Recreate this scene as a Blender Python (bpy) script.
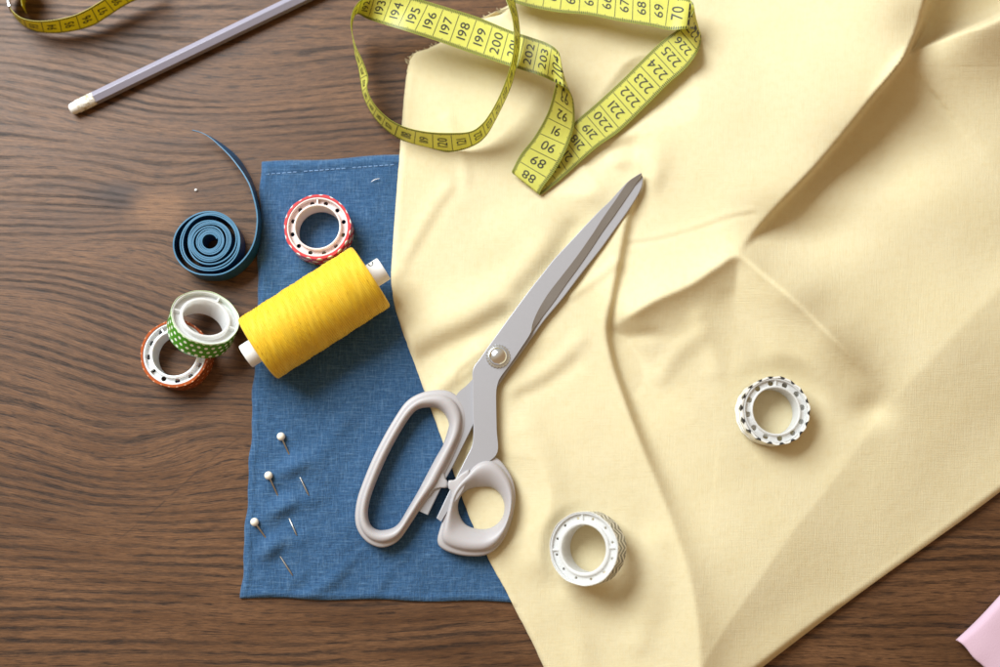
import bpy, bmesh, math, random
import numpy as np
from mathutils import Vector, Matrix

random.seed(4); RNG = np.random.RandomState(11)
for o in list(bpy.data.objects): bpy.data.objects.remove(o)
SC = bpy.context.scene
COL = SC.collection
PX = 1.0/1700.0            # one drawing unit (about 0.6 mm) in metres

# ------------------------------------------------------------------ camera
TILT = math.radians(10.0)
DIST = 1194.0
CAM = np.array([0.0, -DIST*math.sin(TILT), DIST*math.cos(TILT)])
RIGHT = np.array([1.0, 0, 0]); UP = np.array([0, math.cos(TILT), math.sin(TILT)]); FWD = np.array([0, math.sin(TILT), -math.cos(TILT)])
cam = bpy.data.cameras.new("camera"); camo = bpy.data.objects.new("camera", cam); COL.objects.link(camo)
camo.location = Vector(CAM*PX); camo.rotation_euler = (TILT, 0, 0)
cam.sensor_width = 36; cam.lens = 36*1.194; cam.clip_start = 0.02; cam.clip_end = 20
cam.dof.use_dof = True; cam.dof.focus_distance = (DIST-24)*PX; cam.dof.aperture_fstop = 3.0
SC.camera = camo

# ------------------------------------------------------------------ world, lamps, exposure
w = bpy.data.worlds.new("World"); SC.world = w; w.use_nodes = True
bg = w.node_tree.nodes['Background']; bg.inputs[1].default_value = 0.50
# dim room: paler towards the window side (up-left), brown and dark on the near side
_tc = w.node_tree.nodes.new('ShaderNodeTexCoord'); _dp = w.node_tree.nodes.new('ShaderNodeVectorMath'); _dp.operation = 'DOT_PRODUCT'
_dp.inputs[1].default_value = (-0.55, 0.75, 0.35); w.node_tree.links.new(_tc.outputs['Generated'], _dp.inputs[0])
_rp = w.node_tree.nodes.new('ShaderNodeValToRGB'); w.node_tree.links.new(_dp.outputs['Value'], _rp.inputs[0]); w.node_tree.links.new(_rp.outputs[0], bg.inputs[0])
_e = _rp.color_ramp.elements; _e[0].position = 0.0; _e[0].color = (0.76, 0.50, 0.27, 1); _e[1].position = 0.75; _e[1].color = (1.0, 0.93, 0.80, 1)
_n = _e.new(0.3); _n.color = (0.93, 0.72, 0.46, 1)

def area(name, loc, target, size, size_y, power, color):
    l = bpy.data.lights.new(name, 'AREA'); l.shape = 'RECTANGLE'; l.size = size; l.size_y = size_y
    l.energy = power; l.color = color
    o = bpy.data.objects.new(name, l); COL.objects.link(o); o.location = loc
    o.rotation_euler = (Vector(target)-Vector(loc)).to_track_quat('-Z', 'Y').to_euler()
    return o
area("window_light", (-0.74, 0.70, 0.93), (-0.02, 0.0, 0), 0.86, 0.80, 36.0, (0.885, 0.965, 1.0))
SC.view_settings.view_transform = 'Standard'; SC.view_settings.look = 'None'
SC.view_settings.exposure = 0.08; SC.view_settings.gamma = 1.0
SC.render.engine = 'CYCLES'
SC.render.resolution_x = 1024; SC.render.resolution_y = 683
SC.cycles.max_bounces = 8; SC.cycles.diffuse_bounces = 5; SC.cycles.transmission_bounces = 6

# ------------------------------------------------------------------ helpers
def P(x, y, z=0.0):
    """Point at height z seen at photograph pixel (x, y); arrays allowed; drawing units."""
    x = np.asarray(x, float); y = np.asarray(y, float); z = np.asarray(z, float)
    nx = (x-500.0)/1000.0; ny = (333.5-y)/1000.0
    d = nx[..., None]*RIGHT + ny[..., None]*UP + 1.194*FWD
    t = (z-CAM[2])/d[..., 2]
    return CAM + d*t[..., None]

def cr(pts, n=8, closed=False):
    """Catmull-Rom through points (any dimension), n samples per span."""
    p = np.asarray(pts, float); m = len(p); out = []
    spans = m if closed else m-1
    for i in range(spans):
        if closed: a, b, c, d = p[(i-1) % m], p[i], p[(i+1) % m], p[(i+2) % m]
        else: a, b, c, d = p[max(i-1, 0)], p[i], p[i+1], p[min(i+2, m-1)]
        for k in range(n):
            t = k/n
            out.append(0.5*((2*b)+(-a+c)*t+(2*a-5*b+4*c-d)*t*t+(-a+3*b-3*c+d)*t**3))
    if not closed: out.append(p[-1])
    return np.array(out)

def resample(p, n, closed=False):
    p = np.asarray(p, float)
    if closed: p = np.vstack([p, p[:1]])
    s = np.concatenate([[0], np.cumsum(np.linalg.norm(np.diff(p, axis=0), axis=1))])
    q = np.linspace(0, s[-1], n+1)[:-1] if closed else np.linspace(0, s[-1], n)
    return np.stack([np.interp(q, s, p[:, k]) for k in range(p.shape[1])], 1)

def sstep(a, b, x):
    t = np.clip((x-a)/(b-a), 0, 1); return t*t*(3-2*t)

def sdist(x, y, pts, n=6):
    """distance, signed side (+ = right of travel as seen in the picture, y down) and 0..1 position along a polyline"""
    c = cr(pts, n); best = np.full(x.shape, 1e9); side = np.zeros(x.shape); tt = np.zeros(x.shape)
    L = np.concatenate([[0], np.cumsum(np.linalg.norm(np.diff(c, axis=0), axis=1))]); L /= L[-1]
    for i in range(len(c)-1):
        ax, ay = c[i]; bx, by = c[i+1]; dx, dy = bx-ax, by-ay; l2 = dx*dx+dy*dy+1e-9
        t = np.clip(((x-ax)*dx+(y-ay)*dy)/l2, 0, 1)
        ex, ey = x-(ax+t*dx), y-(ay+t*dy); d = ex*ex+ey*ey
        m = d < best
        best = np.where(m, d, best); side = np.where(m, np.sign(dx*ey-dy*ex), side)
        tt = np.where(m, L[i]+t*(L[i+1]-L[i]), tt)
    return np.sqrt(best), side, tt

def meshobj(name, verts, faces, mats, parent=None, smooth=True, uv=None, midx=None, space=None):
    """verts in drawing units; linked as one mesh object"""
    me = bpy.data.meshes.new(name)
    v = np.asarray(verts, float)*PX
    me.from_pydata([tuple(a) for a in v], [], [tuple(int(i) for i in f) for f in faces])
    if not isinstance(mats, (list, tuple)): mats = [mats]
    for m in mats: me.materials.append(m)
    if midx is not None: me.polygons.foreach_set('material_index', np.asarray(midx, dtype=np.int32))
    if uv is not None:
        ul = me.uv_layers.new(name='UVMap'); li = np.empty(len(me.loops), dtype=np.int32); me.loops.foreach_get('vertex_index', li)
        ul.data.foreach_set('uv', np.asarray(uv, float)[li].ravel())
    if smooth: me.polygons.foreach_set('use_smooth', np.ones(len(me.polygons), dtype=bool))
    me.update()
    o = bpy.data.objects.new(name, me); COL.objects.link(o)
    if parent: o.parent = parent
    return o

def thing(name, label, cat, group=None, loc=(0, 0, 0)):
    o = bpy.data.objects.new(name, None); o.empty_display_size = 0.01; COL.objects.link(o)
    o.location = Vector(loc)*PX
    return tag(o, label, cat, group)

def tag(o, label, cat, group=None):
    o['label'] = label; o['category'] = cat
    if group: o['group'] = group
    return o

def keep(o, parent):
    """parent without moving the mesh (meshes here are built in world units)"""
    o.parent = parent; o.matrix_parent_inverse = Matrix.Translation(-parent.location); return o

def autosmooth(o, ang=35):
    me = o.data; bm = bmesh.new(); bm.from_mesh(me)
    bmesh.ops.recalc_face_normals(bm, faces=bm.faces)
    for e in bm.edges:
        if len(e.link_faces) == 2 and e.calc_face_angle(0) > math.radians(ang): e.smooth = False
    for f in bm.faces: f.smooth = True
    bm.to_mesh(me); bm.free(); return o

def grid_faces(nr, nc, closed_c=False):
    f = []
    for i in range(nr-1):
        for j in range(nc if closed_c else nc-1):
            k = (j+1) % nc
            f.append((i*nc+j, i*nc+k, (i+1)*nc+k, (i+1)*nc+j))
    return f

# ------------------------------------------------------------------ materials
class NT:
    def __init__(s, name):
        s.m = bpy.data.materials.new(name); s.m.use_nodes = True; s.t = s.m.node_tree; s.n = s.t.nodes
        s.b = s.n['Principled BSDF']; s.out = s.n['Material Output']
    def node(s, ty, **kw):
        n = s.n.new(ty)
        for k, v in kw.items(): setattr(n, k, v)
        return n
    def link(s, a, b): s.t.links.new(a, b)
    def val(s, sock, v):
        if hasattr(v, 'is_linked') or isinstance(v, bpy.types.NodeSocket): s.link(v, sock)
        else: sock.default_value = v
    def math(s, op, a, b=0.0, c=None, clamp=False):
        n = s.node('ShaderNodeMath', operation=op, use_clamp=clamp); s.val(n.inputs[0], a); s.val(n.inputs[1], b)
        if c is not None: s.val(n.inputs[2], c)
        return n.outputs[0]
    def mix(s, f, a, b, mode='MIX'):
        n = s.node('ShaderNodeMix', data_type='RGBA', blend_type=mode); s.val(n.inputs[0], f)
        for k, v in ((6, a), (7, b)):
            if isinstance(v, bpy.types.NodeSocket): s.link(v, n.inputs[k])
            else: n.inputs[k].default_value = (*v[:3], 1)
        return n.outputs[2]
    def noise(s, vec, scale, detail=3, rough=.55, dist=0, dim='3D'):
        n = s.node('ShaderNodeTexNoise', noise_dimensions=dim); n.inputs['Scale'].default_value = scale
        n.inputs['Detail'].default_value = detail; n.inputs['Roughness'].default_value = rough; n.inputs['Distortion'].default_value = dist
        if vec is not None: s.link(vec, n.inputs['Vector'])
        return n.outputs[0]
    def mapv(s, vec, scale=(1, 1, 1), loc=(0, 0, 0), rot=(0, 0, 0)):
        n = s.node('ShaderNodeMapping'); n.inputs['Scale'].default_value = scale; n.inputs['Location'].default_value = loc
        n.inputs['Rotation'].default_value = rot; s.link(vec, n.inputs['Vector']); return n.outputs[0]
    def ramp(s, fac, stops, interp='LINEAR'):
        n = s.node('ShaderNodeValToRGB'); n.color_ramp.interpolation = interp; e = n.color_ramp.elements
        while len(e) < len(stops): e.new(0.5)
        for q, (p, c) in zip(e, stops):
            q.position = p; q.color = (*c[:3], 1) if hasattr(c, '__len__') else (c, c, c, 1)
        s.link(fac, n.inputs[0]); return n.outputs[0]
    def rng(s, v, a, b, c=0.0, d=1.0):
        n = s.node('ShaderNodeMapRange'); s.link(v, n.inputs[0])
        for i, q in enumerate((a, b, c, d)): n.inputs[i+1].default_value = q
        return n.outputs[0]
    def bump(s, h, strength, dist, prev=None):
        n = s.node('ShaderNodeBump'); n.inputs['Strength'].default_value = strength; n.inputs['Distance'].default_value = dist
        s.link(h, n.inputs['Height'])
        if prev: s.link(prev, n.inputs['Normal'])
        s.link(n.outputs[0], s.b.inputs['Normal']); return n.outputs[0]
    def set(s, **kw):
        for k, v in kw.items():
            k = k.replace('_', ' '); sock = s.b.inputs[k]
            if isinstance(v, bpy.types.NodeSocket): s.link(v, sock)
            elif hasattr(v, '__len__'): sock.default_value = (*v[:3], 1) if sock.type == 'RGBA' else v
            else: sock.default_value = v
        return s

def simple(name, col, rough=.5, var=0.08, scale=400, **kw):
    t = NT(name); g = t.node('ShaderNodeTexCoord').outputs['Object']
    nz = t.noise(g, scale, 4)
    c = t.mix(nz, [a*(1-var) for a in col], [min(1, a*(1+var)) for a in col])
    t.set(Base_Color=c, Roughness=t.rng(nz, 0, 1, rough*0.9, min(1, rough*1.1)), **kw)
    return t

def uvsplit(t):
    uv = t.node('ShaderNodeTexCoord').outputs['UV']; sp = t.node('ShaderNodeSeparateXYZ'); t.link(uv, sp.inputs[0])
    return uv, sp.outputs[0], sp.outputs[1]

def wood_mat():
    t = NT('oak_table'); uv, u, v = uvsplit(t)          # uv: grain coordinates, 100 drawing units = 1
    big = t.noise(t.mapv(uv, (0.35, 1.1, 1)), 1.0, 3, .5)
    med = t.noise(t.mapv(uv, (0.7, 6.0, 1), (3, 1, 0)), 1.0, 4, .6)
    # growth lines: bands along the grain whose spacing wanders
    wob = t.noise(t.mapv(uv, (0.45, 1.5, 1), (7, 2, 0)), 1.0, 3, .55)
    wob2 = t.noise(t.mapv(uv, (2.5, 8.0, 1), (1, 5, 0)), 1.0, 3, .6)
    ph = t.math('ADD', t.math('MULTIPLY', v, 66.0), t.math('ADD', t.math('MULTIPLY', wob, 11.0), t.math('MULTIPLY', wob2, 3.0)))
    sn = t.math('ADD', t.math('MULTIPLY', t.math('SINE', ph), .5), .5)
    line = t.rng(t.math('POWER', sn, 1.7), .18, .80)
    gate = t.rng(t.noise(t.mapv(uv, (0.6, 3.2, 1), (11, 4, 0)), 1.0, 2, .5), .40, .60, .10, 1)
    line = t.math('MULTIPLY', line, gate)
    brk = t.rng(t.noise(t.mapv(uv, (3.4, 70.0, 1), (5, 9, 0)), 1.0, 4, .7), .34, .54, .35, 1)
    fb = t.rng(t.noise(t.mapv(uv, (11.0, 170.0, 1), (3, 3, 0)), 1.0, 3, .7), .38, .58, .45, 1)
    line = t.math('MULTIPLY', t.math('MULTIPLY', line, brk), fb)
    # pores: short fine dashes
    p1 = t.rng(t.noise(t.mapv(uv, (4.2, 66.0, 1), (2, 3, 0)), 1.0, 3, .65), .51, .62)
    p2 = t.rng(t.noise(t.mapv(uv, (9.0, 120.0, 1), (8, 1, 0)), 1.0, 2, .6), .52, .66)
    fine = t.noise(t.mapv(uv, (7, 90, 1), (0, 7, 0)), 1.0, 3, .7)
    cross = t.noise(t.mapv(uv, (60, 9, 1), (3, 3, 0)), 1.0, 2, .6)
    base = t.mix(t.rng(big, .3, .7), (0.080, 0.034, 0.014), (0.175, 0.080, 0.034))
    base = t.mix(t.rng(med, .35, .7, 0, .55), base, (0.28, 0.138, 0.064))
    base = t.mix(t.rng(fine, .36, .64, 0, .62), base, (0.055, 0.024, 0.011))
    base = t.mix(t.math('MULTIPLY', cross, .14), base, (0.09, 0.05, 0.03))
    base0 = base
    # knot and its dark fleck, and a scratch, in true table coordinates
    ob = t.node('ShaderNodeTexCoord').outputs['Object']
    def spot(cx, cy, rx, ry, lo=1.0, hi=.2, soft=None):
        c = P(cx, cy)*PX
        w0 = t.node('ShaderNodeVectorMath', operation='ADD'); t.link(ob, w0.inputs[0])
        nn = t.node('ShaderNodeTexNoise'); nn.inputs['Scale'].default_value = 38; nn.inputs['Detail'].default_value = 4; t.link(ob, nn.inputs['Vector'])
        sc_ = t.node('ShaderNodeVectorMath', operation='MULTIPLY_ADD'); t.link(nn.outputs['Color'], sc_.inputs[0])
        sc_.inputs[1].default_value = (.030, .020, 0); sc_.inputs[2].default_value = (-.015, -.010, 0)
        t.link(sc_.outputs[0], w0.inputs[1])
        m = t.mapv(w0.outputs[0], (1/(rx*PX), 1/(ry*PX), 1), (-c[0]/(rx*PX), -c[1]/(ry*PX), 0))
        ln = t.node('ShaderNodeVectorMath', operation='LENGTH'); t.link(m, ln.inputs[0])
        return t.rng(ln.outputs['Value'], lo, hi)
    k1 = spot(156, 207, 36, 23, 1.15, .55); k2 = spot(112, 197, 30, 15, 1.3, .3)
    base = t.mix(t.math('MULTIPLY', k1, .7), base, (0.24, 0.115, 0.05)); base = t.mix(t.math('MULTIPLY', k2, .8), base, (0.040, 0.022, 0.018))
    line = t.math('MULTIPLY', line, t.math('SUBTRACT', 1.0, t.math('MULTIPLY', k1, .8)))
    base = t.mix(t.math('MULTIPLY', line, .97), base, (0.012, 0.007, 0.005))
    base = t.mix(t.math('MULTIPLY', t.math('MULTIPLY', p1, t.math('MULTIPLY_ADD', sn, .7, .3)), .9), base, (0.018, 0.009, 0.006))
    base = t.mix(t.math('MULTIPLY', p2, .6), base, (0.05, 0.026, 0.016))
    a = P(108, 546)*PX; b = P(248, 432)*PX; ang = math.atan2(b[1]-a[1], b[0]-a[0]); mid = (a+b)/2; ln_ = np.linalg.norm(b-a)/2
    sh = t.node('ShaderNodeVectorMath', operation='SUBTRACT'); t.link(ob, sh.inputs[0]); sh.inputs[1].default_value = tuple(mid)
    rt = t.node('ShaderNodeVectorRotate', rotation_type='Z_AXIS'); t.link(sh.outputs[0], rt.inputs[0]); rt.inputs['Angle'].default_value = -ang
    sp = t.node('ShaderNodeSeparateXYZ'); t.link(rt.outputs[0], sp.inputs[0])
    wv = t.math('MULTIPLY', t.math('SINE', t.math('MULTIPLY', sp.outputs[0], 55.0)), .0011)
    dy = t.rng(t.math('ABSOLUTE', t.math('SUBTRACT', sp.outputs[1], wv)), .0001, .0008, 1, 0); dx = t.rng(t.math('ABSOLUTE', sp.outputs[0]), ln_, ln_*.8, 0, 1)
    brk2 = t.rng(t.noise(ob, 120, 2), .35, .6)
    base = t.mix(t.math('MULTIPLY', t.math('MULTIPLY', t.math('MULTIPLY', dy, dx), brk2), .6), base, (0.03, 0.017, 0.012))
    rg = t.math('ADD', t.rng(med, .2, .8, .38, .47), t.math('MULTIPLY', line, .15))
    t.set(Base_Color=base, Roughness=rg)
    t.b.inputs['Specular IOR Level'].default_value = 0.22
    h = t.math('SUBTRACT', t.math('MULTIPLY', fine, .3), t.math('ADD', line, t.math('MULTIPLY', p1, .7)))
    t.bump(h, .18, .00018)
    return t.m

def yellow_cloth_mat():
    t = NT('yellow_cotton'); uv, u, v = uvsplit(t)      # uv in drawing units
    a = t.noise(t.mapv(uv, (.05, .9, 1), rot=(0, 0, .45)), 1.0, 3, .6); b = t.noise(t.mapv(uv, (.9, .05, 1), rot=(0, 0, .45)), 1.0, 3, .6)
    big = t.noise(uv, .018, 3, .5); mott = t.noise(uv, .16, 3, .6)
    c = t.mix(big, (0.82, 0.73, 0.45), (0.86, 0.79, 0.55))
    c = t.mix(t.rng(t.math('ADD', a, b), .8, 1.25, 0, .30), c, (0.90, 0.79, 0.50))
    c = t.mix(t.rng(mott, .45, .75, 0, .22), c, (0.76, 0.60, 0.28))
    fib = t.rng(t.noise(uv, .55, 3, .8), .60, .80, 0, .22); c = t.mix(fib, c, (0.80, 0.66, 0.38))
    t.set(Base_Color=c, Roughness=.92, Sheen_Weight=.12, Sheen_Roughness=.5)
    t.b.inputs['Specular IOR Level'].default_value = .15
    n1 = t.bump(mott, .07, .0010)
    n2 = t.bump(t.math('ADD', a, b), .6, .00028, n1)
    t.bump(t.noise(uv, .03, 2), .12, .004, n2)
    tr = t.node('ShaderNodeBsdfTranslucent'); t.link(c, tr.inputs[0])
    t.link(t.mix(.5, c, (0.95, 0.48, 0.08)), tr.inputs[0])
    mx = t.node('ShaderNodeMixShader'); mx.inputs[0].default_value = .28
    t.link(t.b.outputs[0], mx.inputs[1]); t.link(tr.outputs[0], mx.inputs[2]); t.link(mx.outputs[0], t.out.inputs[0])
    return t.m

def blue_cloth_mat():
    t = NT('blue_linen'); uv, u, v = uvsplit(t)
    rot = (0, 0, -.05)
    hz = t.noise(t.mapv(uv, (.045, .62, 1), rot=rot), 1.0, 3, .7); vt = t.noise(t.mapv(uv, (.62, .045, 1), (9, 4, 0), rot=rot), 1.0, 3, .7)
    hf = t.noise(t.mapv(uv, (.15, 1.1, 1), (2, 2, 0), rot=rot), 1.0, 2, .6); vf = t.noise(t.mapv(uv, (1.1, .15, 1), (5, 1, 0), rot=rot), 1.0, 2, .6)
    big = t.noise(uv, .012, 3)
    c = t.mix(big, (0.026, 0.077, 0.168), (0.038, 0.104, 0.215))
    c = t.mix(t.rng(hz, .49, .72, 0, .60), c, (0.12, 0.22, 0.36))
    c = t.mix(t.rng(vt, .50, .72, 0, .45), c, (0.13, 0.23, 0.37))
    c = t.mix(t.rng(t.math('ADD', hf, vf), 1.05, .6, 0, .8), c, (0.010, 0.034, 0.10))
    t.set(Base_Color=c, Roughness=.9, Sheen_Weight=.15)
    t.b.inputs['Specular IOR Level'].default_value = .15
    h = t.math('ADD', t.math('ADD', hf, vf), t.math('ADD', hz, vt))
    n1 = t.bump(h, .8, .0004); t.bump(t.noise(uv, .06, 2), .4, .003, n1)
    return t.m

M = {}
M['wood'] = wood_mat(); M['yellow'] = yellow_cloth_mat(); M['blue'] = blue_cloth_mat()
def tape_mat(name, c, edge, transl=.22):
    t = NT(name); uv, u, v = uvsplit(t)
    e = t.math('ABSOLUTE', t.math('SUBTRACT', v, .5)); nz = t.noise(t.mapv(uv, (.6, 30, 1)), 1.0, 3)
    f = t.rng(e, .415, .435)
    weave = t.noise(t.mapv(uv, (6, 60, 1)), 1.0, 2)
    cc = t.mix(nz, [q*.93 for q in c], [q*1.05 for q in c]); cc = t.mix(f, cc, edge)
    t.set(Base_Color=cc, Roughness=.38); t.b.inputs['Specular IOR Level'].default_value = .45
    t.bump(weave, .15, .0001)
    tr = t.node('ShaderNodeBsdfTranslucent'); t.link(cc, tr.inputs[0])
    mx = t.node('ShaderNodeMixShader'); mx.inputs[0].default_value = transl
    t.link(t.b.outputs[0], mx.inputs[1]); t.link(tr.outputs[0], mx.inputs[2]); t.link(mx.outputs[0], t.out.inputs[0])
    return t.m
M['tape'] = tape_mat('tape_vinyl', (0.78, 0.76, 0.17), (0.46, 0.47, 0.07), .40)
M['tape_gold'] = tape_mat('tape_vinyl_golden', (0.74, 0.64, 0.03), (0.52, 0.44, 0.02), .38)
M['ink'] = simple('black_print', (0.022, 0.022, 0.014), .5).m
M['metal'] = simple('bright_metal', (0.68, 0.70, 0.73), .22, Metallic=1.0).m
M['chrome'] = simple('polished_rivet', (0.80, 0.82, 0.86), .16, Metallic=1.0).m
M['steel_needle'] = simple('needle_steel', (0.45, 0.44, 0.43), .25, Metallic=1.0).m
M['blade'] = simple('coated_blade', (0.39, 0.38, 0.405), .34, .03, 900, Metallic=.25).m
M['grind'] = simple('ground_edge', (0.36, 0.35, 0.35), .32, .10, 1500, Metallic=.5).m
M['handle'] = simple('mauve_grey_plastic', (0.41, 0.375, 0.378), .46, .02, 300, Subsurface_Weight=.05).m
M['pencil'] = simple('lilac_lacquer', (0.27, 0.25, 0.31), .32, .04, 200).m
def ferr():
    t = NT('white_worn_ferrule'); g = t.node('ShaderNodeTexCoord').outputs['Object']
    f = t.rng(t.noise(g, 260, 3, .7), .48, .60); c = t.mix(f, (0.80, 0.77, 0.72), (0.52, 0.42, 0.25))
    t.set(Base_Color=c, Roughness=.45, Metallic=.1); t.bump(f, .4, .0005); return t.m
M['ferrule'] = ferr(); M['eraser'] = simple('white_eraser', (0.78, 0.74, 0.69), .8, .12, 500).m
M['core_white'] = simple('white_plastic', (0.80, 0.80, 0.80), .35, .02, Subsurface_Weight=.1).m
def clearish(name, col, tr):
    t = NT(name); t.set(Base_Color=col, Roughness=.22, IOR=1.25); t.b.inputs['Transmission Weight'].default_value = tr; return t.m
def frosted():
    t = NT('frosted_plastic'); t.set(Base_Color=(0.90, 0.90, 0.90), Roughness=.25)
    tr = t.node('ShaderNodeBsdfTranslucent'); tr.inputs[0].default_value = (0.97, 0.97, 0.96, 1)
    mx = t.node('ShaderNodeMixShader'); mx.inputs[0].default_value = .5
    t.link(t.b.outputs[0], mx.inputs[1]); t.link(tr.outputs[0], mx.inputs[2]); t.link(mx.outputs[0], t.out.inputs[0]); return t.m
M['core_clear'] = frosted()
M['core_pink'] = simple('pinkish_plastic', (0.80, 0.66, 0.63), .35, .04, Subsurface_Weight=.1).m
M['tube'] = simple('white_card_tube', (0.80, 0.78, 0.76), .55, .03).m
M['pearl'] = simple('pearl_head', (0.86, 0.80, 0.68), .15, .05, 900, Coat_Weight=.6).m
M['pink'] = None
def pinkm():
    t = NT('pink_felt'); g = t.node('ShaderNodeTexCoord').outputs['Object']; n1 = t.noise(g, 900, 3, .7); n2 = t.noise(g, 80, 3)
    t.set(Base_Color=t.mix(n2, (0.62, 0.42, 0.53), (0.67, 0.47, 0.57)), Roughness=.95, Sheen_Weight=.2); t.bump(n1, .3, .0003); return t.m
M['pink'] = pinkm()
def threadm():
    t = NT('yellow_thread'); uv, u, v = uvsplit(t)      # u: round 0..1, v: along axis in drawing units
    def winding(k, freq, s):
        ph = t.math('ADD', t.math('MULTIPLY', v, freq), t.math('MULTIPLY', u, 6.2832*round(k)))
        wob = t.noise(t.mapv(uv, (3, .04, 1), (s, s, 0)), 1.0, 2)
        return t.math('ADD', t.math('MULTIPLY', t.math('SINE', t.math('ADD', ph, t.math('MULTIPLY', wob, 9.0))), .5), .5)
    a = winding(3, 4.1, 1); b = winding(-4, 3.3, 5)
    sel = t.rng(t.noise(t.mapv(uv, (3, .035, 1)), 1.0, 4), .38, .62)
    h = t.mix(sel, a, b)
    c = t.mix(h, (0.66, 0.35, 0.004), (0.86, 0.55, 0.018))
    band = t.rng(t.noise(t.mapv(uv, (8, .22, 1), (2, 2, 0)), 1.0, 4, .65), .35, .65)
    c = t.mix(t.math('MULTIPLY', band, .22), c, (0.93, 0.72, 0.10))
    t.set(Base_Color=c, Roughness=.62, Sheen_Weight=.1); t.b.inputs['Specular IOR Level'].default_value = .3
    t.bump(h, .7, .0004); return t.m
M['thread'] = threadm()
def coilm():
    t = NT('blue_ribbon_tape'); g = t.node('ShaderNodeTexCoord').outputs['Object']
    c = t.mix(t.noise(g, 220, 3), (0.006, 0.050, 0.125), (0.010, 0.075, 0.17)); t.set(Base_Color=c, Roughness=.36); return t.m
M['coil'] = coilm(); M['coil_edge'] = simple('blue_ribbon_edge', (0.018, 0.125, 0.235), .5, .15, 300).m

# patterns for the tape rolls.  uv: u = round 0..1, v = up the wall in drawing units (folds over the rim)
def dots_mat(name, base, dot, nu, cell, r, gloss=.25, glassy=0, rimv=0, rimc=(1, 1, 1)):
    t = NT(name); uv, u, v = uvsplit(t)
    row = t.math('DIVIDE', v, cell); ri = t.math('FLOOR', row)
    off = t.math('MULTIPLY', t.math('MODULO', t.math('ABSOLUTE', ri), 2.0), .5)
    fx = t.math('SUBTRACT', t.math('FRACT', t.math('ADD', t.math('MULTIPLY', u, nu), off)), .5)
    fy = t.math('SUBTRACT', t.math('FRACT', row), .5)
    d = t.math('SQRT', t.math('ADD', t.math('MULTIPLY', fx, fx), t.math('MULTIPLY', fy, fy)))
    f = t.rng(d, r*.9, r*1.1, 1, 0)
    cc = t.mix(f, base, dot)
    if rimv: cc = t.mix(t.math('GREATER_THAN', v, rimv), cc, rimc)
    t.set(Base_Color=cc, Roughness=gloss, Coat_Weight=.5)
    if glassy: t.b.inputs['Transmission Weight'].default_value = glassy
    return t.m
def chevron_mat(name, nu, per, rimv=99):
    t = NT(name); uv, u, v = uvsplit(t)
    tri = t.math('ABSOLUTE', t.math('SUBTRACT', t.math('FRACT', t.math('MULTIPLY', u, nu)), .5))
    s = t.math('FRACT', t.math('ADD', t.math('DIVIDE', v, per), t.math('MULTIPLY', tri, 2.0)))
    f = t.rng(s, .36, .42)
    f = t.math('MULTIPLY', f, t.math('LESS_THAN', v, rimv))
    t.set(Base_Color=t.mix(f, (0.78, 0.77, 0.74), (0.022, 0.022, 0.026)), Roughness=.3, Coat_Weight=.4)
    return t.m
M['red_dots'] = dots_mat('red_tape_white_dots', (0.56, 0.035, 0.042), (0.86, 0.80, 0.78), 19, 10.2, .30)
M['green_dots'] = dots_mat('green_tape_white_dots', (0.055, 0.27, 0.012), (0.85, 0.90, 0.78), 30, 6.6, .25, rimv=22.6, rimc=(0.62, 0.74, 0.50))
M['orange_dots'] = dots_mat('orange_tape_pale_dots', (0.44, 0.085, 0.014), (0.80, 0.42, 0.26), 26, 7.5, .16, .15, .15)
M['chevron_a'] = chevron_mat('black_chevron_tape', 17, 9.0, 23.5)
def rimtri_mat():
    t = NT('black_triangle_tape'); uv, u, v = uvsplit(t)
    wob = t.math('MULTIPLY', t.noise(t.mapv(uv, (14, .1, 1)), 1.0, 2), .35)
    tri = t.math('ABSOLUTE', t.math('SUBTRACT', t.math('FRACT', t.math('ADD', t.math('MULTIPLY', u, 18), wob)), .5))
    lay = t.math('ABSOLUTE', t.math('SUBTRACT', v, 23.0))          # around the rim
    f = t.rng(t.math('SUBTRACT', t.math('MULTIPLY', tri, 12.0), lay), 1.6, 2.3)
    ln = t.rng(t.math('SINE', t.math('MULTIPLY', v, 2.1)), .7, .95, 0, .6); side = t.rng(v, 19, 20.5, 1, 0)
    c = t.mix(t.math('MULTIPLY', ln, side), (0.80, 0.79, 0.76), (0.14, 0.14, 0.14)); c = t.mix(f, c, (0.02, 0.02, 0.025))
    t.set(Base_Color=c, Roughness=.28, Coat_Weight=.5); return t.m
M['chevron_b'] = rimtri_mat()

# ------------------------------------------------------------------ table top
def build_table():
    xs = np.linspace(-900, 900, 241); ys = np.linspace(-720, 820, 206)
    X, Y = np.meshgrid(xs, ys); Z = np.zeros_like(X)
    px = X+500; py = 333.5-Y           # approximate picture coordinates
    s = np.zeros_like(X)
    wl = 1/(1+np.exp((px-330)/90))
    s += 34*np.exp(-((py-70)/60)**2)*np.tanh((px-120)/130)*wl
    s += 50*np.exp(-((py-330)/95)**2)*np.tanh((px-110)/120)*(1/(1+np.exp((px-420)/80)))
    s += 18*np.exp(-((py-480)/60)**2)*np.exp(-((px-130)/110)**2)
    s += -20*np.exp(-((py-430)/40)**2)*np.exp(-((px-230)/80)**2)
    s += 5*np.sin(px/170+py/90)+3*np.sin(px/75-py/60+1)
    # grain flowing round the knot
    dx = (px-150)/60; dy = (py-207)/38; r2 = dx*dx+dy*dy
    s += -(py-207)*0.75*np.exp(-r2) + 0
    vv = (py - s)/100.0; uu = px/100.0
    V = np.stack([X.ravel(), Y.ravel(), Z.ravel()], 1)
    o = meshobj('table_top', V, grid_faces(len(ys), len(xs)), M['wood'], uv=np.stack([uu.ravel(), vv.ravel()], 1))
    o['kind'] = 'structure'; return o
build_table()

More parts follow.
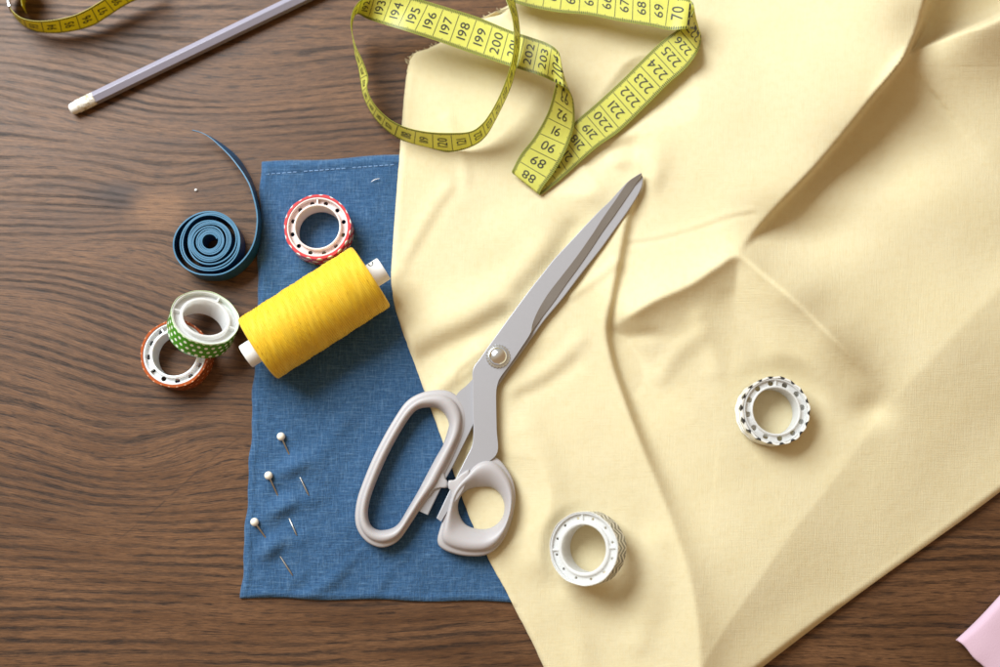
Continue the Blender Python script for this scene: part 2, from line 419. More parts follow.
# ------------------------------------------------------------------ blue linen cloth
PINS = [((281, 436.5), (289.5, 455), (300, 477), (309, 496)),
        ((268.5, 475.5), (278, 496), (289, 518), (297, 536)),
        ((254.5, 522), (266, 538), (280, 556), (293, 576))]
def blue_h(x, y):
    x = np.asarray(x, float); y = np.asarray(y, float)
    h = 2.2 + 0*x
    h += 1.0*sstep(13, 10, y-(163-(x-262)*.075))                         # doubled hem
    h += 0.5*np.sin(x/13+y/31)*np.exp(-((y-185)/16)**2)
    h += 1.6*np.exp(-((x-322)/11)**2)*sstep(230, 160, y) + 1.2*np.exp(-((x-290+(y-160)*.1)/9)**2)*sstep(215, 160, y)
    h += 1.3*np.exp(-((x-265-(y-300)*.01)/10)**2)
    for hd, a, b, e in PINS:
        m = ((a[0]+b[0])/2, (a[1]+b[1])/2)
        dx = b[0]-a[0]; dy = b[1]-a[1]; L = math.hypot(dx, dy); ux, uy = dx/L, dy/L
        s = (x-m[0])*ux+(y-m[1])*uy; q = -(x-m[0])*uy+(y-m[1])*ux
        h += 6.0*np.exp(-(s/8.0)**2)*np.exp(-(q/16)**2)
        s2 = (x-e[0])*ux+(y-e[1])*uy; q2 = -(x-e[0])*uy+(y-e[1])*ux
        h += 1.8*np.exp(-((s2-4)/8)**2)*np.exp(-(q2/13)**2)
        h += -1.4*np.exp(-((s+16)/7)**2)*np.exp(-(q/9)**2)
    d, sd, tt = sdist(x, y, [(300, 600), (330, 582), (352, 560), (372, 545)])
    h += 2.8*np.exp(-(d/7)**2)*sstep(1, .4, tt)
    d, sd, tt = sdist(x, y, [(372, 600), (386, 575), (398, 556)])
    h += 1.6*np.exp(-(d/6)**2)*sstep(1, .3, tt)
    d, sd, tt = sdist(x, y, [(345, 420), (320, 455), (305, 470)])
    h += 1.6*np.exp(-(d/9)**2)
    h += .95*np.sin(x/17+1.3*np.sin(y/40))*np.sin(y/27)+.5*np.sin(x/31-y/12+np.sin(x/23))*np.sin(x/40+1) + .25*np.sin(x/7+y/19)
    return h
def blue_edges(y):
    ly = np.array([160, 200, 260, 300, 360, 430, 470, 520, 560, 601]); lx = np.array([262, 261, 259, 258, 255, 252, 249.5, 246.5, 244, 241])
    return np.interp(y, ly, lx)+.8*np.sin(y/11)+.5*np.sin(y/5.3)
def build_blue():
    n, m = 300, 250
    V = []; U = []
    u = np.linspace(0, 1, m)
    for v in np.linspace(0, 1, n):
        yl = 163+(597.5-163)*v; yr = 147+(602.5-147)*v
        xl = blue_edges(yl); xr = 560.0
        x = xl+(xr-xl)*u
        y = yl+(yr-yl)*u + .9*np.sin(x/16)*(abs(v-.5)*2)**4
        h = blue_h(x, y)
        dl = (x-xl); dt = v*435; db = (1-v)*435
        e = np.minimum(np.minimum(dl, dt), db)
        h = 0.7+(h-.7)*(1-np.exp(-(e+.3)/2.6)) + 1.0*np.exp(-((e-4)/2.5)**2)
        p = P(x, y, h); V.append(p); U.append(np.stack([x, y], 1))
    V = np.concatenate(V); U = np.concatenate(U)
    o = meshobj('blue_cloth', V, grid_faces(n, m)[::1], M['blue'], uv=U)
    s = o.modifiers.new('thickness', 'SOLIDIFY'); s.thickness = .0006; s.offset = -1
    tag(o, 'blue linen cloth with a stitched hem lying flat under the spool and scissor handles', 'cloth')
    # hem stitches
    vs, fs = [], []
    for (xa, xb, yo, k) in ((266, 396, 174.5, 0),):
        x = xa
        while x < xb:
            l = 3.6; yy = yo-(x-262)*.075
            if random.random() < .88:
                a = P(x, yy, float(blue_h(x, yy))+1.15); b = P(x+l, yy-.25, float(blue_h(x+l, yy))+1.15)
                t = (b-a)/np.linalg.norm(b-a); nrm = np.array([-t[1], t[0], 0])*.42; up = np.array([0, 0, .35])
                i = len(vs); vs += [a-nrm, b-nrm, b+nrm, a+nrm, a+up*1, b+up*1]
                fs += [(i, i+1, i+5, i+4), (i+4, i+5, i+2, i+3)]
            x += 5.4
    meshobj('stitching', vs, fs, simple('pale_blue_stitch', (0.20, 0.33, 0.56), .8).m, o)
    # frayed edge threads and a lint fibre are part of the weave
    return o
build_blue()

# ------------------------------------------------------------------ yellow cloth
LB = cr([(505, -90), (512, -40), (508, 4), (497, 11), (478, 20), (452, 36), (433, 47), (413, 55), (408, 63), (406.5, 80), (403, 110), (400.5, 150), (396.5, 200), (393, 245), (391.5, 275), (394, 300), (401, 325),
         (415, 365), (430, 405), (447, 452), (470, 518), (490, 562), (512, 602), (529, 636), (545, 668), (565, 716), (590, 770), (596, 786)], 6)
def yl(y): 
    return np.interp(y, np.maximum.accumulate(LB[:, 1]), LB[:, 0])
RB = cr([(1250, 300), (1120, 400), (1000, 491), (960, 521), (915, 553), (870, 585), (820, 622), (760, 668), (700, 714), (640, 760), (605, 787)], 6)
def yr(y): return np.interp(y, RB[:, 1], RB[:, 0])

BLADE_LINE = [(470, 380), (498, 357), (520, 330), (560, 275), (600, 222), (641, 176)]
def blade_z(y):      # underside height of the blades
    return np.interp(y, [170, 200, 357, 400, 480], [19, 19, 14.5, 13.5, 12])

def ridge(x, y, pts, H, wl_, wr_, f0=0.0, f1=1.0, ease=.12):
    """cloth fold: wl_ = reach on the left of travel, wr_ = on the right"""
    d, sd, tt = sdist(x, y, pts)
    # soft signed distance so the crest is rounded, not a crease
    W = np.where(sd > 0, wr_, wl_)
    prof = np.exp(-(np.sqrt(d*d+4.0)-2.0)/W)
    Hh = f0+(f1-f0)*tt
    c = np.array(pts, float)
    end = np.minimum(sstep(-.001, ease, tt), 1)*np.minimum(sstep(1.001, 1-ease, tt), 1) if ease else 1
    return H*Hh*prof*end

def yellow_h(x, y):
    x = np.asarray(x, float); y = np.asarray(y, float)
    h = 6.5 + 0*x
    # bunched right half stands off the table and sinks again towards its far edge
    edge_d = ((1000-x)*.5942+(491-y)*.8043)
    h += 9*sstep(600, 745, x)*sstep(10, 150, edge_d)
    h += -17*np.exp(-((x-800)/58)**2-((y-232)/30)**2)*.8-12*np.exp(-((x-872)/46)**2-((y-158)/36)**2)
    # large sweeping fold from the top right down to the middle: high on the left, drops to the right
    F1 = [(950, -110), (938, -60), (925, 0), (917, 28), (907, 50), (893, 72), (876, 93), (850, 126), (817, 165), (777, 207), (752, 234), (736, 255)]
    d, sd, tt = sdist(x, y, F1)
    H1 = 56*np.clip(1-tt, 0, 1)**.9+17*sstep(1.0, .80, tt)
    h += H1*np.where(sd > 0, np.exp(-(d/135.0)**1.5), np.exp(-(d/2.6)**1.3))   # its right side of travel is up-left
    # second fold from the right edge of the picture meeting it
    F2 = [(1120, -50), (1060, -15), (1000, 18), (952, 37), (912, 54), (893, 72), (872, 98), (862, 112)]
    d, sd, tt = sdist(x, y, F2)
    h += 50*sstep(1.0, .5, tt)*np.where(sd > 0, np.exp(-(d/4)**1.3), np.exp(-(d/54)**1.4))-11*np.exp(-((x-925)/34)**2-((y-28)/26)**2)
    h += 9*np.exp(-((x-965)/70)**2-((y-205)/50)**2)
    # peaked crest: pull point - apex - lower right
    FV = [(607, 331), (628, 316), (655, 300), (690, 284), (716, 267), (738, 256), (765, 276), (800, 306), (840, 345), (870, 375), (896, 402)]
    d, sd, tt = sdist(x, y, FV, 8)
    k = sstep(0, .10, tt)*sstep(1.0, .72, tt)
    arm = sstep(.38, .52, tt)
    up_ = np.exp(-d/28); dn_ = .15*np.exp(-d/10)+.85*np.exp(-d/42)
    h += 31*k*np.where(sd < 0, up_, dn_)
    h += 5.0*np.exp(-((x-800)/28)**2-((y-292)/20)**2)
    # long pressed crease on the right
    F7 = [(1140, 170), (1060, 238), (1000, 290), (945, 345), (888, 408), (842, 470), (796, 528), (752, 590), (718, 640), (690, 690), (670, 740)]
    d, sd, tt = sdist(x, y, F7)
    h += (8.5+1.2*np.sin(tt*9))*np.where(sd > 0, np.exp(-(np.sqrt(d*d+2)-1.4)/70), np.exp(-(np.sqrt(d*d+2)-1.4)/(95+10*tt)))
    h += -7*np.exp(-((x-872)/20)**2-((y-410)/16)**2)
    # one fold line from the blade tip through the pull point to the bottom: high on its left
    FC = [(640, 166), (633, 195), (626, 222), (618, 262), (611, 298), (606, 330), (612, 362), (625, 402), (642, 448), (659, 490), (676, 535), (690, 580), (698, 630), (700, 680), (698, 740)]
    d, sd, tt = sdist(x, y, FC)
    HC = 8+7*sstep(.22, .45, tt)-7*sstep(.08, 0, tt)+4*np.exp(-((tt-.33)/.12)**2)+2*np.sin(tt*8)
    h += HC*np.where(sd > 0, np.exp(-d/62), np.exp(-(d/(3.0+30*sstep(.36, 1, tt)))**1.25))
    h += -5.0*np.exp(-((x-627)/12)**2-((y-362)/24)**2)
    h += -3.5*np.exp(-((x-640)/22)**2-((y-335)/7)**2)
    # pull creases left of the blade
    h += 5.22*np.exp(-(sdist(x, y, [(402, 372), (440, 350), (470, 336), (505, 316)])[0]/12.3)**2)*-1
    h += 6.96*np.exp(-(sdist(x, y, [(398, 345), (440, 326), (480, 308), (520, 283), (545, 255)])[0]/19.0)**2)
    h += 4.18*np.exp(-(sdist(x, y, [(432, 395), (455, 375), (480, 352)])[0]/9.0)**2)
    h += 1.79*np.exp(-(sdist(x, y, [(402, 268), (418, 236), (436, 205), (448, 190)])[0]/7.8)**2)
    h += -1.15*np.exp(-(sdist(x, y, [(410, 262), (428, 232), (444, 205), (458, 186)])[0]/7.8)**2)
    h += 1.74*np.exp(-(sdist(x, y, [(448, 120), (462, 155), (466, 180)])[0]/6.7)**2)
    h += 8.0*np.exp(-((x-590)/26)**2-((y-190)/18)**2)
    h += 5.0*np.exp(-((x-520)/40)**2-((y-235)/32)**2)
    h += -6.38*np.exp(-(sdist(x, y, [(575, 232), (545, 268), (525, 290)])[0]/13.4)**2)
    h += -6.38*np.exp(-(sdist(x, y, [(592, 158), (612, 152), (632, 148)])[0]/11.2)**2)
    h += 4*np.exp(-((x-656)/16)**2-((y-160)/24)**2)
    h += 4.64*np.exp(-(sdist(x, y, [(505, 62), (545, 42), (590, 30)])[0]/26.9)**2)
    # short creases right of the blade and under the handle side
    h += 2.04*np.exp(-(sdist(x, y, [(512, 390), (545, 372), (580, 340)])[0]/8.4)**2)
    h += -1.66*np.exp(-(sdist(x, y, [(524, 395), (550, 383), (576, 364)])[0]/8.4)**2)
    h += 2.20*np.exp(-(sdist(x, y, [(572, 295), (596, 278), (616, 262)])[0]/4.7)**2)
    h += 3.94*np.exp(-(sdist(x, y, [(528, 430), (545, 470), (550, 520), (540, 560)])[0]/17.9)**2)
    h += -1.08*np.exp(-(sdist(x, y, [(628, 244), (660, 240), (700, 229), (728, 219), (752, 214)])[0]/2.3)**2)
    h += 0.76*np.exp(-(sdist(x, y, [(628, 240), (660, 236), (700, 225), (728, 215), (752, 210)])[0]/2.7)**2)
    h += 2.55*np.exp(-(sdist(x, y, [(662, 375), (678, 352), (700, 335)])[0]/10.1)**2)
    h += 2.32*np.exp(-(sdist(x, y, [(700, 318), (712, 345), (716, 370)])[0]/10.1)**2)
    h += -2.32*np.exp(-(sdist(x, y, [(730, 300), (750, 325), (760, 350)])[0]/11.2)**2)
    h += 3.48*np.exp(-(sdist(x, y, [(640, 640), (652, 590), (655, 545)])[0]/15.7)**2)
    h += 2.32*np.exp(-(sdist(x, y, [(566, 600), (580, 635), (585, 680)])[0]/13.4)**2)
    # slope that leans the chevron roll
    h += 4.5*np.exp(-((x-622)/18)**2-((y-548)/34)**2)
    # gentle unevenness everywhere
    h += .7*np.sin(x/37+y/61)*np.sin(y/43-x/90)+.35*np.sin(x/15+1.5*np.sin(y/33))*np.sin(y/21+1)
    h += 2.4*np.sin((x-y)/66+.8*np.sin((x+y)/120))*sstep(20, 90, x-400)+1.0*np.sin((x+y)/41+np.sin((x-y)/77))
    # pressed down beneath scissors and measuring tape
    d, sd, tt = sdist(x, y, BLADE_LINE)
    lim = blade_z(y)-1.2 + np.maximum(0, d-13)*.42
    near = sstep(90, 50, d)
    h = np.where(near > 0, h+(np.minimum(h, lim)-h)*near, h)
    d, sd, tt = sdist(x, y, [(555, 120), (536, 160), (527, 183), (560, 165), (600, 125), (640, 88)])
    lim = 7.0+np.maximum(0, d-17)*.45
    h = np.minimum(h, np.where(d < 70, lim, 1e3))
    d, sd, tt = sdist(x, y, [(640, 88), (672, 56), (690, 36)])
    lim = 8+22*tt+np.maximum(0, d-20)*.6
    h = np.minimum(h, np.where(d < 70, lim, 1e3))
    # under the small ring handle
    q = np.hypot((x-478)/1.0, (y-505)/1.2)
    h = np.minimum(h, np.where(q < 90, 5.5+np.maximum(0, q-40)*.35, 1e3))
    h = h + 6*np.exp(-((x-617)/14)**2-((y-160)/8)**2) + 3*np.exp(-((x-654)/9)**2-((y-178)/14)**2)
    # flat seats for the two rolls
    q = np.hypot(x-775, y-410); k = sstep(60, 30, q); h = h*(1-k)+14*k
    q = np.hypot(x-587, y-548); k = sstep(50, 32, q); h = h*(1-k)+(14+.12*(x-587))*k
    return np.maximum(h, 4.6)

def soften(h, it=2):
    for _ in range(it):
        p = np.pad(h, 1, mode='edge'); h = (p[:-2, 1:-1]+p[2:, 1:-1]+p[1:-1, :-2]+p[1:-1, 2:]+4*h)/8
    return h

def build_yellow():
    ys = np.concatenate([np.arange(-88, 30, 2.0), np.arange(30, 66, .9), np.arange(66, 786, 2.0)])
    m = 420; u = np.linspace(0, 1, m)
    u = u**1.12
    Lx = yl(ys); Rx = np.minimum(yr(ys), 1160)
    Rx = np.maximum(Rx, Lx+2)
    X = Lx[:, None]+(Rx-Lx)[:, None]*u[None]; Y = np.repeat(ys[:, None], m, 1)
    # slight raggedness along the raw edge at the top corner and hem
    rag = (.9*np.sin(ys/2.3)+.8*np.sin(ys/5.1+1)+RNG.randn(len(ys))*.5)*np.where(ys < 75, 1, .12)
    X += rag[:, None]*np.exp(-(X-Lx[:, None])/5)
    H = soften(yellow_h(X, Y), 2)
    Hb = soften(H, 60); mk = np.exp(-((X-748)/34)**2-((Y-325)/42)**2)*sstep(272, 305, Y); H = H*(1-mk)+Hb*mk
    mk = np.exp(-((X-985)/40)**2-((Y-135)/45)**2); H = H*(1-mk)+Hb*mk
    # rounded edges
    dl = sdist(X.ravel(), Y.ravel(), [(505, -90), (508, 4), (478, 20), (433, 47), (413, 55), (406.5, 80), (400.5, 150), (391.5, 275), (394, 300), (401, 325), (430, 405), (470, 518), (512, 602), (545, 668), (596, 786)], 3)[0].reshape(X.shape)
    dr = sdist(X.ravel(), Y.ravel(), [(1250, 300), (1000, 491), (915, 553), (820, 622), (760, 668), (605, 787)], 3)[0].reshape(X.shape)
    e = np.minimum(dl, dr)
    base = np.where((Y > 150) & (Y < 606), 3.9, 1.2)
    H = base+(H-base)*(1-np.exp(-(e+.4)/2.4)) + .5*np.exp(-((e-4)/3.5)**2)*np.where(Y > 72, 1, 0)
    V = P(X, Y, H).reshape(-1, 3)
    o = meshobj('yellow_cloth', V, grid_faces(len(ys), m), M['yellow'], uv=np.stack([X.ravel(), Y.ravel()], 1))
    s = o.modifiers.new('thickness', 'SOLIDIFY'); s.thickness = .0005; s.offset = -1
    return tag(o, 'large pale yellow cotton cloth rumpled in folds under the scissor blades', 'cloth')
YC = build_yellow()

# ------------------------------------------------------------------ glyphs
_gl = {}
def glyph(ch):
    if ch in _gl: return _gl[ch]
    cu = bpy.data.curves.new('glyph', 'FONT'); cu.body = ch; cu.size = 1.0; cu.resolution_u = 4
    ob = bpy.data.objects.new('glyph', cu); COL.objects.link(ob)
    dg = bpy.context.evaluated_depsgraph_get(); me = ob.evaluated_get(dg).to_mesh()
    bm = bmesh.new(); bm.from_mesh(me)
    bmesh.ops.triangulate(bm, faces=bm.faces[:])
    v = np.array([q.co[:2] for q in bm.verts]); f = [[q.index for q in fa.verts] for fa in bm.faces]
    adv = v[:, 0].max()-v[:, 0].min(); v[:, 0] -= v[:, 0].min(); bm.free()
    bpy.data.objects.remove(ob); bpy.data.curves.remove(cu)
    _gl[ch] = (v, f, adv); return _gl[ch]

# ------------------------------------------------------------------ measuring tapes
def ribbon(name, rows, width, number_of, mats, parent, front_first, backsum, edge_gap=.1, sub=8, thick=.45, prints=True, glyph_h=.52):
    """rows: (Ax,Ay,Bx,By,zA,sign). number_of: {row: value} anchors, cell centres at integers."""
    A, B = [], []
    for (ax, ay, bx, by, za, sg) in rows:
        a = P(ax, ay, za)
        zb = za
        if sg != 0:
            zs = np.linspace(za, za+sg*width*1.1, 240); zs = zs[zs > 1.0]
            dd = np.linalg.norm(P(np.full(len(zs), bx), np.full(len(zs), by), zs)-a, axis=1)
            zb = zs[np.argmin(abs(dd-width))]
        A.append(a); B.append(P(bx, by, zb))
    A = cr(A, sub); B = cr(B, sub)
    c = (A+B)/2; S = np.concatenate([[0], np.cumsum(np.linalg.norm(np.diff(c, axis=0), axis=1))])
    ks = sorted(number_of); sa = [S[k*sub] for k in ks]; va = [number_of[k] for k in ks]
    num = np.interp(S, sa, va)
    cm = 17.0
    num = np.where(S < sa[0], va[0]-(sa[0]-S)/cm, num); num = np.where(S > sa[-1], va[-1]+(S-sa[-1])/cm, num)
    T = np.gradient(c, axis=0); T /= np.linalg.norm(T, axis=1)[:, None]
    Wd = B-A; N = np.cross(T, -Wd); N /= np.linalg.norm(N, axis=1)[:, None]     # front normal
    nA = 5; V = []; U = []
    for side in (1, -1):
        for i in range(len(A)):
            for k in range(nA):
                t = k/(nA-1); V.append(A[i]+Wd[i]*t+N[i]*thick*.5*side); U.append((S[i]/17.0, t))
    n = len(A)*nA; F = []; mi = []
    for i in range(len(A)-1):
        for k in range(nA-1):
            q = i*nA+k
            F.append((q, q+nA, q+nA+1, q+1)); F.append((n+q, n+q+1, n+q+nA+1, n+q+nA)); mi += [0, 0]
        for k in (0, nA-1):
            q = i*nA+k; F.append((q, q+nA, n+q+nA, n+q)); mi.append(0)
    for i in (0, len(A)-1):
        for k in range(nA-1):
            q = i*nA+k; F.append((q, q+1, n+q+1, n+q)); mi.append(0)
    # printing
    order = np.argsort(num)
    def at(nv, t, side, lift=.12):      # t: 0 at A, 1 at B
        i = np.interp(nv, num, np.arange(len(num))); i0 = int(min(max(math.floor(i), 0), len(A)-2)); f = i-i0
        a = A[i0]*(1-f)+A[i0+1]*f; w_ = Wd[i0]*(1-f)+Wd[i0+1]*f; nn = N[i0]*(1-f)+N[i0+1]*f
        return a+w_*t+nn*(thick*.5+lift)*side
    def quad(n0, n1, t0, t1, side, lift=.12):
        i = len(V); 
        for (a, b) in ((n0, t0), (n1, t0), (n1, t1), (n0, t1)): V.append(at(a, b, side, lift)); U.append((a, .5))
        F.append((i, i+1, i+2, i+3)); mi.append(1)
    if prints:
        lo, hi = num[0], num[-1]
        k = math.ceil(lo)
        while k < hi-.5:
            for side in (1, -1):
                label = str(k if side == 1 else backsum-k)
                # cell line
                ts = np.linspace(edge_gap, 1-edge_gap, 4)
                for a_, b_ in zip(ts[:-1], ts[1:]): quad(k+.5-.018, k+.5+.018, a_, b_, side)
                # millimetre ticks on both edges
                for mm in range(10):
                    p = k-.5+mm/10+.05
                    if p < lo or p > hi: continue
                    ln = .085 if mm != 5 else .11
                    quad(p-.019, p+.019, .012, .012+ln, side); quad(p-.019, p+.019, .988-ln, .988, side)
                # number: text x runs from B to A, text y against (front) or with (back) the travel
                gs = [glyph(ch) for ch in label]; gap = .10; tw = sum(g[2] for g in gs)+gap*(len(gs)-1)
                sc = glyph_h/.70; x = 0; unit = 1.0/(width/17.0)    # one cm as a fraction of the width
                for g in gs:
                    v, f, adv = g; i = len(V)
                    for (gx, gy) in v:
                        xx = (x+gx-tw/2)*sc; yy = (gy-.35)*sc
                        V.append(at(k+(-yy if side == 1 else yy), .5-xx*unit, side, .32)); U.append((k, .5))
                    for q in f: F.append([i+z for z in q]); mi.append(1)
                    x += adv+gap
            k += 1
    o = meshobj(name, V, F, mats, parent, smooth=False, uv=U, midx=mi)
    return o, (A, B, N)

R_ = [
 (492,-40,505,-28,70,-1),(503,-8,515,3,76,-1),(511,14,519.5,27,80,-1),(514,33,519.5,47,80,-1),(513,54,516,68,77,-1),(508,74,510.5,88,71,-1),(500,95,502,107,63,-1),(491,112,494.5,122,55,-1),
 (482,124,486,136,47,-1),(470,131.5,474,145.5,42,-1),(450,133,452,152,38,-1),(428,132,428,148.5,36,-1),(408,128,405,141.5,37,-1),(392,121,388,131.5,39,-1),(379,110,375,118.5,42,-1),
 (371,99,367,105,44,-1),(367,88,362.5,93,46,-1),(368,77,360.5,81,48,-1),(362.5,61,358.5,68,50,-1),(356,47,355.5,57,52,-1),(352.3,34,353.5,45,54,-1),(350.8,24,352.2,33,56,-1),
 (353,11,352.8,22,58,-1),(361,0,357,14,60,-1),(376,-7,368,19,58,-1),(398,-6,386,25,54,-1),(422,0,406,31,49,0),(452,9,440,42,46,0),(480,18,468,52,44,0),(509,30,500,63,44,0),
 (530,37,522,70,46,0),(547,43,541,76,49,0),(556,49,554,82,52,-1),(560,56,564,87,51,-1),(559,68,571,94,46,-1),(555,88,574,106,39,-1),(548,112,574,126,31,-1),(535,136,566,150,24,0),
 (521,154,554,172,18,0),(514,167,543,187,16,0),(512,172,539.5,194,13.5,0),(516,173,542,194,11.5,0),(530,164,553,186,11,0),(550,147,567,174,11.5,0),(574,123,596,148,12.5,0),(597,103,620,131,15,0),
 (623,79,647,105,20,0),(644,58,668,84,27,0),(662,41,686,68,35,0),(677,30,697,53,43,-1),(688,19,701,41,50,-1),(694,9,699,31,54,-1),(690,0,687,29,53,-1),(674,-4,669,30,50,0),
 (650,-7,650,26,47,0),(620,-11,618,21,43,0),(590,-15,588,15,40,0),(560,-20,556,12,38,0),(530,-28,522,5,36,0),(500,-38,492,-6,34,0)]
NUM = {9:176.4,10:177.55,11:178.75,12:180,13:180.85,24:192.5,25:193.75,26:195.05,27:197,28:198.65,29:200.5,30:201.8,31:203.05,32:204,35:204.9,36:206.2,37:207.75,38:209.05,39:210,40:210.5,
       41:213.5,42:215,43:216.4,44:218.65,45:220.45,46:222.4,47:223.9,48:225.2,49:226.4,50:227.2,51:227.35,52:227.5,53:228.25,54:229.5,55:231.3,56:233,57:234.7}
mt, _ = ribbon('measuring_tape', R_, 31.0, NUM, [M['tape'], M['ink']], None, True, 298)
tag(mt, 'long yellow measuring tape looped loosely over the top of the pale yellow cloth', 'measuring tape')

R2 = [(150,-32,160,-12,44,-1),(128,-18,140,-2,43,-1),(112,-6,124,6,42,-1),(98,3,107,17,40,-1),(86,10,93,25.5,38,-1),(72,16,76,30.5,36,-1),(54,20,57,33,35,-1),(36,21,39,32,34,-1),(22,18,25,26.5,34,-1),
      (12.5,11,15.5,17.5,34,-1),(8,2,10.5,8,34,-1),(8,-8,11,-1,34,-1),(14,-20,17,-10,34,-1),(26,-26,29,-15,34,-1)]
t2 = thing('measuring_tape', 'short curl of golden yellow measuring tape entering at the top left corner of the table', 'measuring tape', loc=P(60, 20, 0))
o2, _ = ribbon('tape_band', R2, 31.0, {3: 53.0, 8: 57.6}, [M['tape_gold'], M['ink']], None, True, 150)
keep(o2, t2)
def tape_clip():
    # folded metal tip standing at the inner end of the curl
    rows = [(30,-27,33,-14,35,-1),(24,-16,27,-4,35,-1),(21,-3,25,7,35,-1),(22,6,27,14,35,-1)]
    o, _ = ribbon('inner_turn', rows, 31.0, {0: 70, 3: 73}, [M['tape_gold'], M['ink']], None, True, 150)
    keep(o, t2)
    rows = [(7.6,-6,9.8,2,36,-1),(7.5,0,9.6,8,36,-1),(9,6,11.4,13,36,-1)]
    o, _ = ribbon('metal_tip', rows, 32.5, {0: 1, 2: 1.5}, [M['metal'], M['metal']], None, True, 150, thick=2.0, prints=False)
    keep(o, t2)
tape_clip()

# ------------------------------------------------------------------ pencil
def build_pencil():
    a = P(70.5, 110, 7.0); b = P(352, -26, 7.0)
    ax = (b-a)/np.linalg.norm(b-a); L = np.linalg.norm(b-a)
    th = thing('pencil', 'lilac grey hexagonal pencil with a white worn eraser end lying on the bare wood', 'pencil', loc=(a[0], a[1], 0))
    side = np.array([-ax[1], ax[0], 0]); up = np.array([0, 0, 1.0])
    def lathe(name, prof, n, mat, rot=0, flat=False):
        V = []; 
        for (s, r) in prof:
            for k in range(n):
                t = 2*math.pi*k/n+rot; rr = r
                V.append(a+ax*s+side*math.cos(t)*rr+up*math.sin(t)*rr)
        F = grid_faces(len(prof), n, True); F.append(tuple(range(n))); F.append(tuple(len(V)-1-k for k in range(n)))
        o = meshobj(name, V, F, mat); autosmooth(o, 30); keep(o, th); return o
    body = lathe('body', [(25, 6.3), (25.6, 6.9), (L, 6.9)], 6, M['pencil'], math.radians(30))
    bv = body.modifiers.new('round', 'BEVEL'); bv.width = .0004; bv.segments = 2
    pr = []
    for k in range(60):
        s = 8+k*.32; g = .45*math.sin(k*1.05) if 12 < k < 22 or 36 < k < 46 else 0
        pr.append((s, 6.7+g))
    lathe('ferrule', [(8, 5.9)]+pr+[(27.4, 6.2)], 28, M['ferrule'])
    lathe('eraser', [(-.6, 2.0), (0, 4.2), (1.2, 5.5), (3.2, 6.0), (8.4, 6.1)], 24, M['eraser'])
build_pencil()

